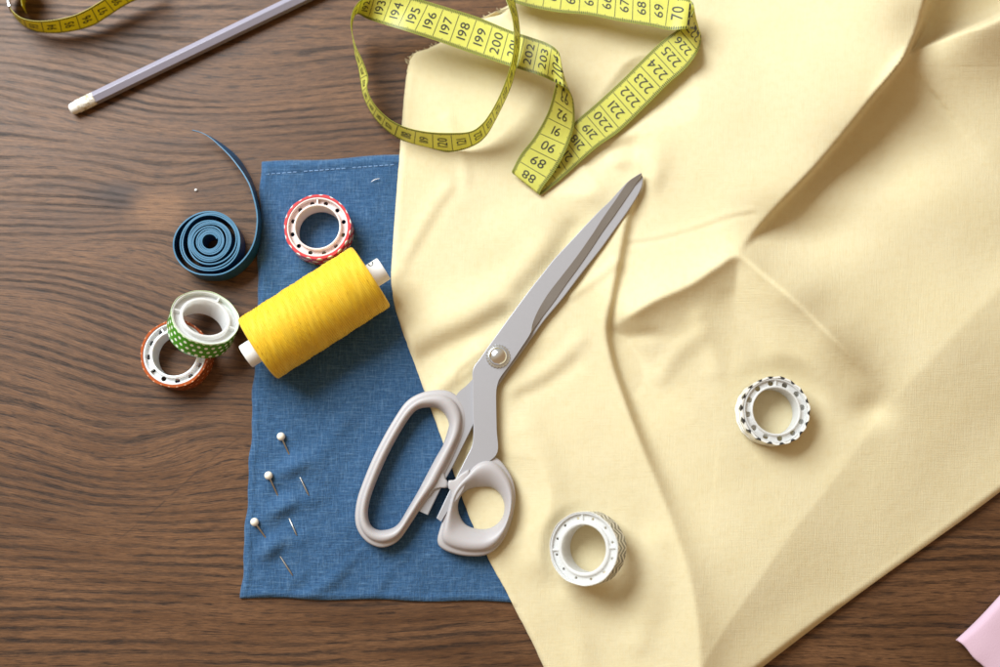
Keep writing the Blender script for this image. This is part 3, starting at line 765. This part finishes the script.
# ------------------------------------------------------------------ blue coiled tape
def build_coil():
    H = 25.0; c0 = P(207.3, 241, H); c1 = P(209, 240, H); V = []; F = []; mi = []
    rs = []
    # radius as a function of turns, with loose gaps
    def rad(n):
        return float(np.interp(n, [0, 4, 4.5, 7.5, 8, 10.2, 10.7, 11.2, 11.8],
                               [7.4, 13.9, 16.6, 21.6, 26.6, 30.4, 36.0, 38.8, 39.8]))
    pts = []; N = 11.55
    start = math.radians(20)
    n = 0
    while n <= N:
        th = start+2*math.pi*n; r = rad(n)
        cx = c0[0]+2.4-4.4*sstep(9.9, 11, n); cy = c0[1]-1.2*sstep(8, 11, n)+3.6*sstep(9.9, 11.2, n)
        wob = 1+.012*math.sin(3*th+n)
        pts.append((cx+r*wob*math.cos(th), cy+r*wob*math.sin(th))); n += 1/64
    # tail in picture coordinates at top-edge height, running anticlockwise up the right side
    tail = [(215, 275.5), (229, 271), (243, 260), (252.5, 246), (256.5, 230), (256.8, 212), (251, 189), (245, 176.5), (237.6, 165.5), (228, 153.5), (218, 143.5), (209, 135.5), (200, 130), (190, 127)]
    tp = [P(x, y, H)[:2] for x, y in tail]
    # drop the last bit of the spiral that overlaps the tail start
    pts = np.array(pts); a0 = np.array(tp[0]); 
    tail_d = np.vstack([pts[-1:], np.array(tp)])
    tail_s = resample(cr(tail_d[1:], 8), 90)
    k = np.argmin(np.linalg.norm(pts[-80:]-a0, axis=1))+len(pts)-80
    path = np.vstack([resample(pts[:k-2], 760), tail_s])
    # smooth the joint
    for _ in range(4):
        q = path.copy(); q[740:800] = (path[739:799]+path[741:801]+2*path[740:800])/4; path = q
    n_ = len(path); T = np.gradient(path, axis=0); T /= np.linalg.norm(T, axis=1)[:, None]; Nn = np.stack([-T[:, 1], T[:, 0]], 1)
    s = np.arange(n_)/n_; thick = .68
    ntail = 90
    for i in range(n_):
        tl = max(0, (i-(n_-ntail))/ntail)       # 0..1 on the tail
        top = H-.0*tl + .35*math.sin(i*.21)*(1-tl)
        bot = .3
        # the free end narrows as the ribbon twists towards flat
        f = sstep(.45, 1.0, tl); hh = (top-bot)*(1-.9*f)
        z1 = top-(top-14)*f*.8; z0 = max(.3, z1-hh)
        lean = 5.5*math.sin(math.pi*min(1, f))
        th_ = thick*(1-.55*f)
        for (sd, z, ln) in ((-1, z0, 1), (-1, z1, 0), (1, z1, 0), (1, z0, 1)):
            p = path[i]+Nn[i]*th_*sd - Nn[i]*lean*ln
            V.append((p[0], p[1], z))
    for i in range(n_-1):
        a = i*4; b = a+4
        for k_, m_ in ((0, 0), (1, 1), (2, 0), (3, 0)):
            k2 = (k_+1) % 4; F.append((a+k_, b+k_, b+k2, a+k2)); mi.append(m_)
    F.append((0, 1, 2, 3)); mi.append(0); e = (n_-1)*4; F.append((e+3, e+2, e+1, e)); mi.append(0)
    # scale marks printed on the outer wall and inner faces
    nm = 0
    for i in range(500, n_-45, 5):
        for sd in (1, -1):
            big = (nm % 5 == 0); z0, z1 = (H-1.2-(9 if big else 4), H-1.2)
            p0 = path[i]+Nn[i]*(thick+.12)*sd; p1 = path[i]+T[i]*.5+Nn[i]*(thick+.12)*sd
            j = len(V); V += [(p0[0], p0[1], z0), (p1[0], p1[1], z0), (p1[0], p1[1], z1), (p0[0], p0[1], z1)]; F.append((j, j+1, j+2, j+3)); mi.append(2)
        nm += 1
    o = meshobj('coiled_tape', V, F, [M['coil'], M['coil_edge'], simple('dark_blue_marks', (0.006, 0.03, 0.08), .5).m], smooth=False, midx=mi)
    autosmooth(o, 40)
    tag(o, 'rolled up dark blue tape standing on edge on the wood with a loose curving tail', 'ribbon')
build_coil()

# ------------------------------------------------------------------ tape rolls
def roll(label, center_top, zbase, R, r_in, H, lean, pattern, core, holes=12, hole_r=2.3, ribs=(90,), loose=0, web_depth=5.0, start=0, tape_rise=0, rim=2.8, group='small decorative tape rolls', tube=2.4):
    """lean = (angle in degrees, heading in degrees the axis tips towards)"""
    ang, head = math.radians(lean[0]), math.radians(lean[1])
    axis = np.array([math.sin(ang)*math.cos(head), math.sin(ang)*math.sin(head), math.cos(ang)])
    ztop = zbase + R*math.sin(ang)+H*math.cos(ang)
    ct = P(center_top[0], center_top[1], ztop); org = ct-axis*H
    ex = np.cross([0, 1, 0], axis); ex /= np.linalg.norm(ex); ey = np.cross(axis, ex)
    th = thing('tape_roll', label, 'tape roll', group, loc=org)
    def W3(x, y, z): return org+ex*x+ey*y+axis*z
    n = 96
    def lathe(name, prof, mat, closed=True, uvp=None, rfun=None):
        V = []; U = []
        m = len(prof)
        for i, (r, z) in enumerate(prof):
            for k in range(n+1):
                t = 2*math.pi*k/n; rr = r+(rfun(t, i, r, z) if rfun else 0)
                V.append(W3(rr*math.cos(t), rr*math.sin(t), z)); U.append((k/n, uvp[i] if uvp else z))
        F = []
        for i in range(m if closed else m-1):
            j = (i+1) % m
            for k in range(n): F.append((i*(n+1)+k, i*(n+1)+k+1, j*(n+1)+k+1, j*(n+1)+k))
        return V, F, U
    Rc = R-rim                              # outside of the core
    h = H-.6
    # core: inner tube, outer rim, recessed web with holes, ribs
    V, F = [], []
    def add(v, f):
        b = len(V); V.extend(v); F.extend([[b+q for q in ff] for ff in f])
    v, f, _ = lathe('', [(r_in, .4), (r_in, h), (r_in+.5, h+.3), (r_in+tube-.6, h+.3), (r_in+tube, h-.2), (r_in+tube, .4)], None); add(v, f)
    v, f, _ = lathe('', [(Rc-1.7, .4), (Rc-1.7, h-.2), (Rc-1.3, h+.2), (Rc-.3, h+.2), (Rc, h-.2), (Rc, .4)], None); add(v, f)
    ra, rb = r_in+tube-.2, Rc-1.5; rm = (ra+rb)/2
    nh = holes if holes else 12; sect = 2*math.pi/nh
    for zz in (h-web_depth, h-web_depth-1.2):
        for k in range(nh):
            t0 = start+k*sect-sect/2
            bd = []
            for q in range(8): bd.append((t0+sect*q/8, rb))
            for q in range(4): bd.append((t0+sect, rb+(ra-rb)*q/4))
            for q in range(8): bd.append((t0+sect-sect*q/8, ra))
            for q in range(4): bd.append((t0, ra+(rb-ra)*q/4))
            outer = [W3(r*math.cos(t), r*math.sin(t), zz) for t, r in bd]
            if holes:
                tc = t0+sect/2; cx, cy = rm*math.cos(tc), rm*math.sin(tc); inner = []
                for t, r in bd:
                    dx, dy = r*math.cos(t)-cx, r*math.sin(t)-cy; l = math.hypot(dx, dy); inner.append(W3(cx+dx/l*hole_r, cy+dy/l*hole_r, zz))
                nb = len(bd); add(outer+inner, [(q, (q+1) % nb, nb+(q+1) % nb, nb+q) for q in range(nb)])
            else:
                add(outer, [tuple(range(len(bd)))])
    for rd in ribs:
        t = math.radians(rd); d = np.array([math.cos(t), math.sin(t)]); s = np.array([-d[1], d[0]])*.8
        pts = []
        for z in (h-web_depth+.1, h-.6):
            for (r, sg) in ((ra, -1), (rb, -1), (rb, 1), (ra, 1)): p = d*r+s*sg; pts.append(W3(p[0], p[1], z))
        add(pts, [(0, 1, 2, 3), (4, 5, 6, 7), (0, 1, 5, 4), (1, 2, 6, 5), (2, 3, 7, 6), (3, 0, 4, 7)])
    o = meshobj('core', V, F, core); autosmooth(o, 40); keep(o, th)
    # wound tape with its printed pattern wrapping over the rim
    def rf(t, i, r, z):
        if r < R-2: return 0
        base = .25*math.sin(5*t+1)+.18*math.sin(11*t)
        if loose and z > 2: base += loose*(max(0, math.cos(t-math.radians(188)))**3)*(.6+.4*math.sin(z*1.4)) + .30*math.sin(19*t)
        return base
    zt = H+.2+tape_rise
    prof = [(Rc+.05, .2), (R-.2, 0), (R, .6)]+[(R, z) for z in np.linspace(3, H-1.6, 8)]+[(R, zt-.5), (R-.25, zt), (Rc+.3, zt), (Rc+.05, zt-.4)]
    uvp = []; acc = 0
    for i in range(len(prof)):
        if i: acc += math.hypot(prof[i][0]-prof[i-1][0], prof[i][1]-prof[i-1][1])
        uvp.append(acc)
    v, f, u = lathe('', prof, None, True, uvp, rf)
    o = meshobj('tape_winding', v, f, pattern, uv=u); autosmooth(o, 40); keep(o, th)
    return th

roll('red tape roll with white polka dots on the blue cloth above the yellow thread', (317.3, 226.7), 3.6, 33.2, 21.8, 25, (0, 0), M['red_dots'], M['core_pink'], 12, 2.2, (92,), start=.25, tube=1.8)
roll('orange tape roll with pale dots lying flat on the wood, partly under the green roll', (174.5, 353.5), .1, 33.5, 21.8, 24, (0, 0), M['orange_dots'], M['core_white'], 12, 2.5, (120, 215), start=.1)
roll('green tape roll with white polka dots tilted on top of the orange roll', (205.5, 317.0), .2, 33.0, 21.5, 23, (37, 50), M['green_dots'], M['core_clear'], 0, 2.0, (60, 165, 340), web_depth=5.0, tube=2.6, rim=.8)
roll('clear cored tape roll with black and white chevron side beside the scissor handle', (583.2, 548.6), 9.0, 34.2, 22.3, 24, (25, 184), M['chevron_a'], M['core_clear'], 12, 1.3, (92, 182, 2), web_depth=2.6, start=.2, tube=3.0, rim=.8)
roll('loosely wound tape roll with black and white triangle edge, alone on the right folds', (776.0, 410.5), 14.3, 33.0, 22.3, 22, (3, -10), M['chevron_b'], M['core_clear'], 12, 2.7, (88,), loose=2.6, start=.13, web_depth=2.2, tube=1.8, rim=2.0)

# ------------------------------------------------------------------ spool of thread
def tube_mesh(path, radii, n=10):
    path = np.asarray(path, float); T = np.gradient(path, axis=0); T /= np.linalg.norm(T, axis=1)[:, None]
    V = []
    for i, p in enumerate(path):
        s = np.cross(T[i], [0, 0, 1.0]); s /= np.linalg.norm(s)+1e-9; u = np.cross(s, T[i]); r = radii[i] if hasattr(radii, '__len__') else radii
        for k in range(n): t = 2*math.pi*k/n; V.append(p+s*math.cos(t)*r+u*math.sin(t)*r)
    F = grid_faces(len(path), n, True); F.append(tuple(range(n))[::-1]); F.append(tuple(len(V)-n+k for k in range(n)))
    return V, F
M['strand'] = simple('strand_yellow', (0.84, 0.54, 0.02), .55, .1).m
def build_spool():
    zc = 37.0
    a = P(257.2, 349.5, zc); b = P(371.6, 276.3, zc); L = np.linalg.norm(b-a); ax = (b-a)/L
    side = np.array([-ax[1], ax[0], 0]); up = np.array([0, 0, 1.0]); R = 34.6
    th = thing('thread_spool', 'fat spool of bright yellow thread on a white tube lying across the blue cloth edge', 'spool of thread', loc=((a+b)/2)*np.array([1, 1, 0]))
    n = 96
    def lathe(name, prof, mat, uvs=False, rf=None, closed=False):
        V = []; U = []
        for i, (s, r) in enumerate(prof):
            for k in range(n+1):
                t = 2*math.pi*k/n; rr = r+(rf(t, s, r) if rf else 0)
                V.append(a+ax*s+side*math.cos(t)*rr+up*math.sin(t)*rr); U.append((k/n, s+(R-r)))
        F = []; m = len(prof)
        for i in range(m if closed else m-1):
            j = (i+1) % m
            for k in range(n): F.append((i*(n+1)+k, i*(n+1)+k+1, j*(n+1)+k+1, j*(n+1)+k))
        o = meshobj(name, V, F, mat, uv=U); autosmooth(o, 42); keep(o, th); return o
    def rf(t, s, r):
        if r < R*.8: return 0
        return .22*math.sin(s*.9+9*t)*.5+.22*math.sin(s*.27-2*t)+.16*math.sin(s*2.1+t*3)
    prof = [(6.5, 12.5), (4.5, 18), (2.2, 26), (.3, R-2.2), (.8, R-.7), (2.2, R+.1)]+[(s, R+.35*math.sin(math.pi*s/L)) for s in np.linspace(4, L-4, 110)]+[(L-2.2, R-.1), (L-.8, R-.9), (L-.3, R-2.4), (L-2.2, 26), (L-4.5, 18), (L-6.5, 12.5)]
    lathe('thread', prof, M['thread'], rf=rf)
    l0, l1 = -13.0, L+14.0; tube = lathe('tube', [(l0+.5, 8.6), (l0, 9.2), (l0, 11.6), (l0+.7, 12.2), (l1-.7, 12.2), (l1, 11.6), (l1, 9.2), (l1-.5, 8.6)], M['tube'], closed=True)
    # small printed hook-shaped mark on the tube end
    V = []; F = []
    path = cr([(0, 0), (.2, 2.6), (.5, 4.6), (1.8, 5.6), (3.2, 4.6), (3.5, 2.4), (3.7, .2)], 4)
    for i, (gx, gy) in enumerate(path):
        for sg in (-1, 1):
            ta = np.gradient(path, axis=0)[i]; ta /= np.linalg.norm(ta); q = np.array([gx-ta[1]*.42*sg, gy+ta[0]*.42*sg])
            s = L+3.4+(q[0])*1.25; t = math.radians(52-(q[1]-2)*5.2)
            t = math.radians(90-48)+(q[1]-2)*.085
            r = 12.32; V.append(a+ax*s+side*math.cos(t)*r+up*math.sin(t)*r)
    for i in range(len(path)-1): F.append((2*i, 2*i+1, 2*i+3, 2*i+2))
    o = meshobj('printed_mark', V, F, M['ink']); keep(o, tube)
    o.parent = tube; o.matrix_parent_inverse = Matrix.Identity(4)
    # the outermost crossing turns of thread, as fine strands over the winding
    V = []; F = []; rg = random.Random(9)
    for k in range(34):
        s0 = rg.uniform(5, L-12); s1 = s0+rg.choice((-1, 1))*rg.uniform(6, 38); s1 = max(4, min(s1, L-4)); t0 = rg.uniform(-.4, 1.0); dt = rg.uniform(1.8, 3.2)
        pts = []
        for q in np.linspace(0, 1, 26):
            s_ = s0+(s1-s0)*q; t_ = t0+dt*q; rr = R+.35*math.sin(math.pi*s_/L)+.06+rf(t_ % (2*math.pi), s_, R)
            pts.append(a+ax*s_+side*math.cos(t_)*rr+up*math.sin(t_)*rr)
        v, f = tube_mesh(pts, .27, 5); b_ = len(V); V += list(v); F += [[b_+z for z in q] for q in f]
    o = meshobj('crossing_strands', V, F, M['strand']); keep(o, th)
    return th
build_spool()

# ------------------------------------------------------------------ pins
pin_names = ['top', 'middle', 'bottom']
for i, (hd, a, b, e) in enumerate(PINS):
    zh = float(blue_h(*hd))+4.0
    ph = P(hd[0], hd[1], zh); pa = P(a[0], a[1], float(blue_h(*a))+.1); pb = P(b[0], b[1], float(blue_h(*b))+.0); pe = P(e[0], e[1], float(blue_h(*e))+1.6)
    th = thing('pin', ['sewing pin with pearl head, highest of the three stuck in the blue cloth',
                       'sewing pin with pearl head between the other two in the blue cloth',
                       'sewing pin with pearl head, lowest of the three and nearest the cloth corner'][i], 'pin', 'pearl headed pins in the blue cloth', loc=ph)
    m1 = (pa+pb)/2; m1[2] = min(pa[2], pb[2])-1.0
    path = cr([ph, ph*.5+pa*.5+np.array([0, 0, .2]), pa, m1, pb, pb*.5+pe*.5+np.array([0, 0, .5]), pe], 6)
    rad = np.full(len(path), .95); rad[-3:] = (.8, .5, .12)
    v, f = tube_mesh(path, rad); o = meshobj('needle', v, f, M['steel_needle']); keep(o, th)
    V = []; m = 20
    for q in range(m+1):
        t = math.pi*q/m
        for k in range(24): u_ = 2*math.pi*k/24; V.append(ph+4.1*np.array([math.sin(t)*math.cos(u_), math.sin(t)*math.sin(u_), math.cos(t)]))
    o = meshobj('pearl_head', V, grid_faces(m+1, 24, True), M['pearl']); keep(o, th)

# ------------------------------------------------------------------ scissors
def build_scissors():
    th = thing('scissors', 'large grey tailor scissors with mauve grey plastic handles lying open across both cloths', 'scissors', loc=P(498, 357, 0))
    def zb(y): return blade_z(np.asarray(y, float))
    # upper blade, rows L / M / C from the tip to the tang
    rows = [((641,173),(641.4,173.4),(641.9,174.2)),((634,177.2),(635,177),(638,180.5)),((627.5,182),(628.3,182),(632.5,189)),((618,192),(621.5,191),(626.3,198)),((609.5,201.5),(615.2,200.5),(620,207)),((600,210.3),(608.4,210),(613.5,216.5)),
            ((591.5,219),(601.5,220),(606.5,226)),((582,229),(594.5,231),(600,235.3)),((572.5,239.3),(587,242),(592,247.5)),((562.5,250),(579.3,253),(584,259.3)),((552.5,261),(571.5,263.5),(576,270.6)),
            ((541.5,275),(561,277),(567,282.8)),((530,289.5),(549,292.5),(555,300)),((521,301.5),(540.5,306),(546,312)),((513.5,311.7),(535,317),(539.3,321)),((507,320.5),(532.2,325),(533.5,329)),((502,327.5),(530,334),(530,334)),
            ((490.5,343.5),(521,348),(521,348)),((480,358.5),(509.5,365),(509.5,365)),((475,365),(503,373.5),(503,373.5)),
            ((472.6,371),(498.5,381),(498.5,381)),((472.4,380),(496.3,391),(496.3,391)),((472.5,406),(496.2,408),(496.2,408)),((473.4,430),(496.7,430),(496.7,430)),
            ((472,445),(497.4,452),(497.4,452)),((466,458),(486,464),(486,464)),((458,474),(467,481),(467,481)),((447,496),(454.5,500),(454.5,500)),((436.6,518),(441,521.5),(441,521.5))]
    R = np.array(rows, float).reshape(len(rows), 6); R = cr(R, 5); n = len(R)
    V = []; F = []; mi = []
    for r in R:
        L, Mm, C = r[0:2], r[2:4], r[4:6]
        zu = float(zb((L[1]+C[1])/2))+3.6; zt = zu+3.4
        g = min(1.0, np.hypot(*(C-Mm))/7.0)       # how deep the ground facet goes here
        zc = zt-2.9*g
        inl = L+(Mm-L)*min(.12, .8/max(1, np.hypot(*(Mm-L))))
        V += [P(*L, zu+.2), P(*L, zt-.5), P(*inl, zt), P(*Mm, zt), P(*C, zc-.15), P(*C, zu)]
    for i in range(n-1):
        for k in range(6):
            a = i*6+k; b = i*6+(k+1) % 6; F.append((a, b, b+6, a+6)); mi.append(1 if (k == 3 and i < 16*5) else 0)
    F.append(tuple(range(6))); mi.append(0); F.append(tuple((n-1)*6+5-k for k in range(6))); mi.append(0)
    o = meshobj('upper_blade', V, F, [M['blade'], M['grind']], midx=mi); autosmooth(o, 18); keep(o, th)
    # lower blade: left / right edges
    rows = [((641.8,174.8),(643.2,178)),((636,183),(641.2,189)),((622,198),(630.5,207.5)),((603,220),(612.5,233)),((586,240),(600,250.3)),((569,263),(581.5,273.8)),((552,285),(563,298.3)),((536,306),(545,319.8)),((522,324),(532,338)),
            ((509,332),(522,352)),((497,346),(511,367)),((484,361),(501,382)),((474.5,376.5),(489,398)),((466.5,385.5),(482,411)),((458,393),(475,422)),((453,404),(468,436)),((450,422),(461,450)),((443,445),(453,466)),((433,470),(443,484)),((419,511),(428,515))]
    R = cr(np.array(rows, float).reshape(len(rows), 4), 5); n = len(R); V = []; F = []
    for r in R:
        L, C = r[0:2], r[2:4]; zu = float(zb((L[1]+C[1])/2)); zt = zu+3.2
        w_ = C-L; g = min(1.0, .9/max(.5, np.hypot(*w_)))
        V += [P(*L, zu), P(*L, zt), P(*(C-w_*g), zt), P(*C, zt-.6), P(*C, zu+.3)]
    for i in range(n-1):
        for k in range(5): a = i*5+k; b = i*5+(k+1) % 5; F.append((a, b, b+5, a+5))
    F.append(tuple(range(5))); F.append(tuple((n-1)*5+4-k for k in range(5)))
    o = meshobj('lower_blade', V, F, M['blade']); autosmooth(o, 25); keep(o, th)
    # rivet
    c = P(498.0, 356.2, float(zb(357))+7.0)
    def disc(name, prof, mat, nn=64, rf=None, ang=40):
        V = []
        for (r, z) in prof:
            for k in range(nn): t = 2*math.pi*k/nn; rr = r*(rf(k) if rf else 1); V.append(c+np.array([rr*math.cos(t), rr*math.sin(t), z]))
        F = grid_faces(len(prof), nn, True); F.append(tuple(range(len(V)-nn, len(V))))
        o = meshobj(name, V, F, mat); autosmooth(o, ang); keep(o, th); return o
    disc('washer', [(11.9, -.2), (11.9, .7), (11.4, 1.2), (9.4, 1.4), (9.0, .8)], M['metal'], 96, lambda k: 1.0 if (k//2) % 2 else .955, 25)
    disc('rivet', [(9.4, .3), (9.4, 1.2)]+[(9.3*math.cos(t), 1.4+6.6*math.sin(t)) for t in np.linspace(.05, 1.5, 14)], M['chrome'], 64)
    # ring handles: loft between outline and hole
    def ring(name, outer, inner, z0, zt, prof, rim=1.0, nn=160, bias=None):
        O = resample(cr(outer, 8, True), nn, True); I = resample(cr(inner, 8, True), nn, True)
        # align by best rotation
        best = min(range(nn), key=lambda k: np.sum((np.roll(I, k, 0)-O)**2)); I = np.roll(I, best, 0)
        V = []
        for (t, z) in prof:
            q = O*(1-t)+I*t
            V += list(P(q[:, 0], q[:, 1], z0+z))
        m = len(prof); F = []
        for i in range(m):
            j = (i+1) % m
            for k in range(nn): k2 = (k+1) % nn; F.append((i*nn+k, i*nn+k2, j*nn+k2, j*nn+k))
        o = meshobj(name, V, F, M['handle']); autosmooth(o, 50); keep(o, th)
        sb = o.modifiers.new('smooth', 'SUBSURF'); sb.levels = 1; sb.render_levels = 1
        return o
    prof = [(0.02, .3), (0, 3), (0, 9.5), (.02, 11.4), (.07, 12.3), (.22, 12.8), (.27, 13.2), (.30, 15.4), (.35, 17.0), (.46, 18.2), (.60, 18.4), (.75, 17.4), (.88, 14.6), (.97, 10), (1.0, 6), (1.0, 2), (.97, .3)]
    outer = [(444,390),(453,393),(461,400),(466,412),(465.5,428),(460,443),(453,459),(445,474),(438,487),(424,504),(412,522),(401,538),(392,545),(380,547.5),(367,542),(358,531),(355,518),(357,500),(363,482),(372,460),(383,438),(394,419),(405,403),(416,395),(430,390.5)]
    inner = [(428,407.5),(437,408.5),(445,415),(449,427),(444,443),(435,459),(426,476),(417,493),(407,510),(399,523),(391,528.5),(379,530),(371,525),(368,514),(370,500),(377,480),(387,457),(397,438),(408,420),(417,410)]
    r1 = ring('large_handle', outer, inner, 4.3, 0, prof)
    outer = [(484,455),(493,455.5),(501,461),(508,470),(513,480),(515.5,493),(514.5,507),(511,522),(505,537),(496,549),(484,555.5),(466,556),(450,552.5),(440,547),(437.3,540),(439.5,530),(443,519),(446.5,508),(449,498),(453,488),(459,479),(467,470),(475,460)]
    inner = [(481,487),(491,487.5),(499,493),(504,503),(503.5,514),(498,523),(488,528.5),(476,528.5),(466,524.5),(460,516),(458,506),(460.5,497),(466,491),(473,488)]
    prof2 = [(0.02, .3), (0, 3), (0, 9.5), (.02, 11.4), (.06, 12.3), (.14, 12.7), (.18, 13.4), (.21, 15.6), (.27, 17.4), (.38, 18.4), (.50, 18.2), (.66, 16.2), (.82, 13.0), (.93, 9.4), (1.0, 6), (1.0, 2), (.97, .3)]
    r2 = ring('small_handle', outer, inner, 4.8, 0, prof2)
    # stop lugs between the handles
    def lug(name, pts, z0, z1, parent):
        p = resample(cr(pts, 4, True), 40, True); V = []
        c_ = p.mean(0)
        for (s, z) in ((.96, z0), (1, z0+1), (1, z1-1.4), (.93, z1-.3), (.80, z1)): q = c_+(p-c_)*s; V += list(P(q[:, 0], q[:, 1], z))
        F = grid_faces(5, 40, True); F.append(tuple(range(160, 200))); F.append(tuple(range(39, -1, -1)))
        o = meshobj(name, V, F, M['handle']); autosmooth(o, 50)
        o.parent = parent; o.matrix_parent_inverse = Matrix.Identity(4); return o
    lug('stop_lug', [(438, 462), (444, 473), (445.5, 479), (447.3, 481), (447.3, 487.5), (441, 488), (434, 490), (428, 497), (421, 488), (428, 476)], 6, 17.8, r1)
    lug('stop_lug', [(448.6, 480.5), (454.5, 479.8), (462, 473), (470, 470), (466, 484), (461, 494), (455, 503), (450, 507), (451.5, 497), (451, 491), (448.2, 488)], 6, 21.8, r2)
    return th
build_scissors()

# ------------------------------------------------------------------ folded pink cloth
def build_pink():
    c = P(957.5, 640.5, 9.0); far = P(1075, 522, 9.0)
    e = far-c; e[2] = 0; L = np.linalg.norm(e); e /= L; inn = np.array([e[1], -e[0], 0])
    prof = [(150, .6), (60, .6), (16, .7), (8, 1.0), (3.0, 2.2), (.6, 5.0), (0, 8.0), (.7, 10.8), (2.6, 13.0), (6, 14.2), (16, 14.8), (40, 15.0), (90, 15.5), (150, 15.5)]
    pr = cr(prof, 5); m = 90; V = []; U = []
    for j in range(m):
        s = j/(m-1)
        for (d, z) in pr:
            top = sstep(5, 12, z)
            zz = z + top*(1.2*math.sin(s*7+d*.03)+.8*math.sin(s*17))*min(1, s*6) - top*3.2*math.exp(-s*L/7)*(1 if z > 8 else 0)
            skew = (1.5+.6*math.sin(d*.11))*(1 if z < 4 else 0)
            V.append(c*np.array([1, 1, 0])+e*(s*L + skew*2.0*(1-s)+.7*math.sin(d*.23)*(1-s))+inn*(d+.8*math.sin(s*9))+np.array([0, 0, zz]))
    n = len(pr); o = meshobj('pink_cloth', V, grid_faces(m, n), M['pink'])
    s = o.modifiers.new('thickness', 'SOLIDIFY'); s.thickness = .0009; s.offset = 0
    tag(o, 'corner of a folded pale pink cloth at the bottom right edge of the table', 'cloth')
build_pink()

# ------------------------------------------------------------------ lint
def speck(x, y, z, r, label):
    c = P(x, y, z); V = []
    for q in range(7):
        t = math.pi*q/6
        for k in range(8): u_ = 2*math.pi*k/8; V.append(c+r*(1+.25*random.random())*np.array([math.sin(t)*math.cos(u_), math.sin(t)*math.sin(u_), math.cos(t)*.7]))
    o = meshobj('lint_speck', V, grid_faces(7, 8, True), simple('white_lint', (0.8, 0.79, 0.77), .9).m); tag(o, label, 'lint')
speck(196, 190, 1.0, 1.4, 'tiny white speck of lint on the wood just above the blue coil')
v, f = tube_mesh(cr([P(371, 182, 5.0), P(375, 179.5, 6.0), P(380, 178.5, 5.6)], 5), [.15, .25, .35, .4, .45, .4, .4, .35, .3, .2, .1], 8)
tag(meshobj('lint_fibre', v, f, simple('white_fibre', (0.8, 0.8, 0.82), .9).m), 'short white lint fibre on the blue cloth near the hem and yellow edge', 'lint')

def fray():
    V = []; F = []; rg = random.Random(3)
    for k in range(46):
        y = rg.uniform(9, 70); x = float(yl(np.array([y]))[0]); d = rg.uniform(-2.6, -1.0); a_ = rg.uniform(-.9, .9)
        nx, ny = (-.75, -.65)
        l = rg.uniform(1.2, 3.6)
        p = [P(x+1.2, y+.8, 2.2), P(x+nx*l*.5+a_*.5, y+ny*l*.5, 2.4+rg.random()), P(x+nx*l+a_*1.4, y+ny*l+a_*.6, 1.2+rg.random()*2)]
        v, f = tube_mesh(cr(p, 3), .22, 5); b_ = len(V); V += list(v); F += [[b_+z for z in q] for q in f]
    o = meshobj('frayed_threads', V, F, M['yellow'], uv=np.zeros((len(V), 2))); o.parent = YC; o['kind'] = 'stuff'
fray()
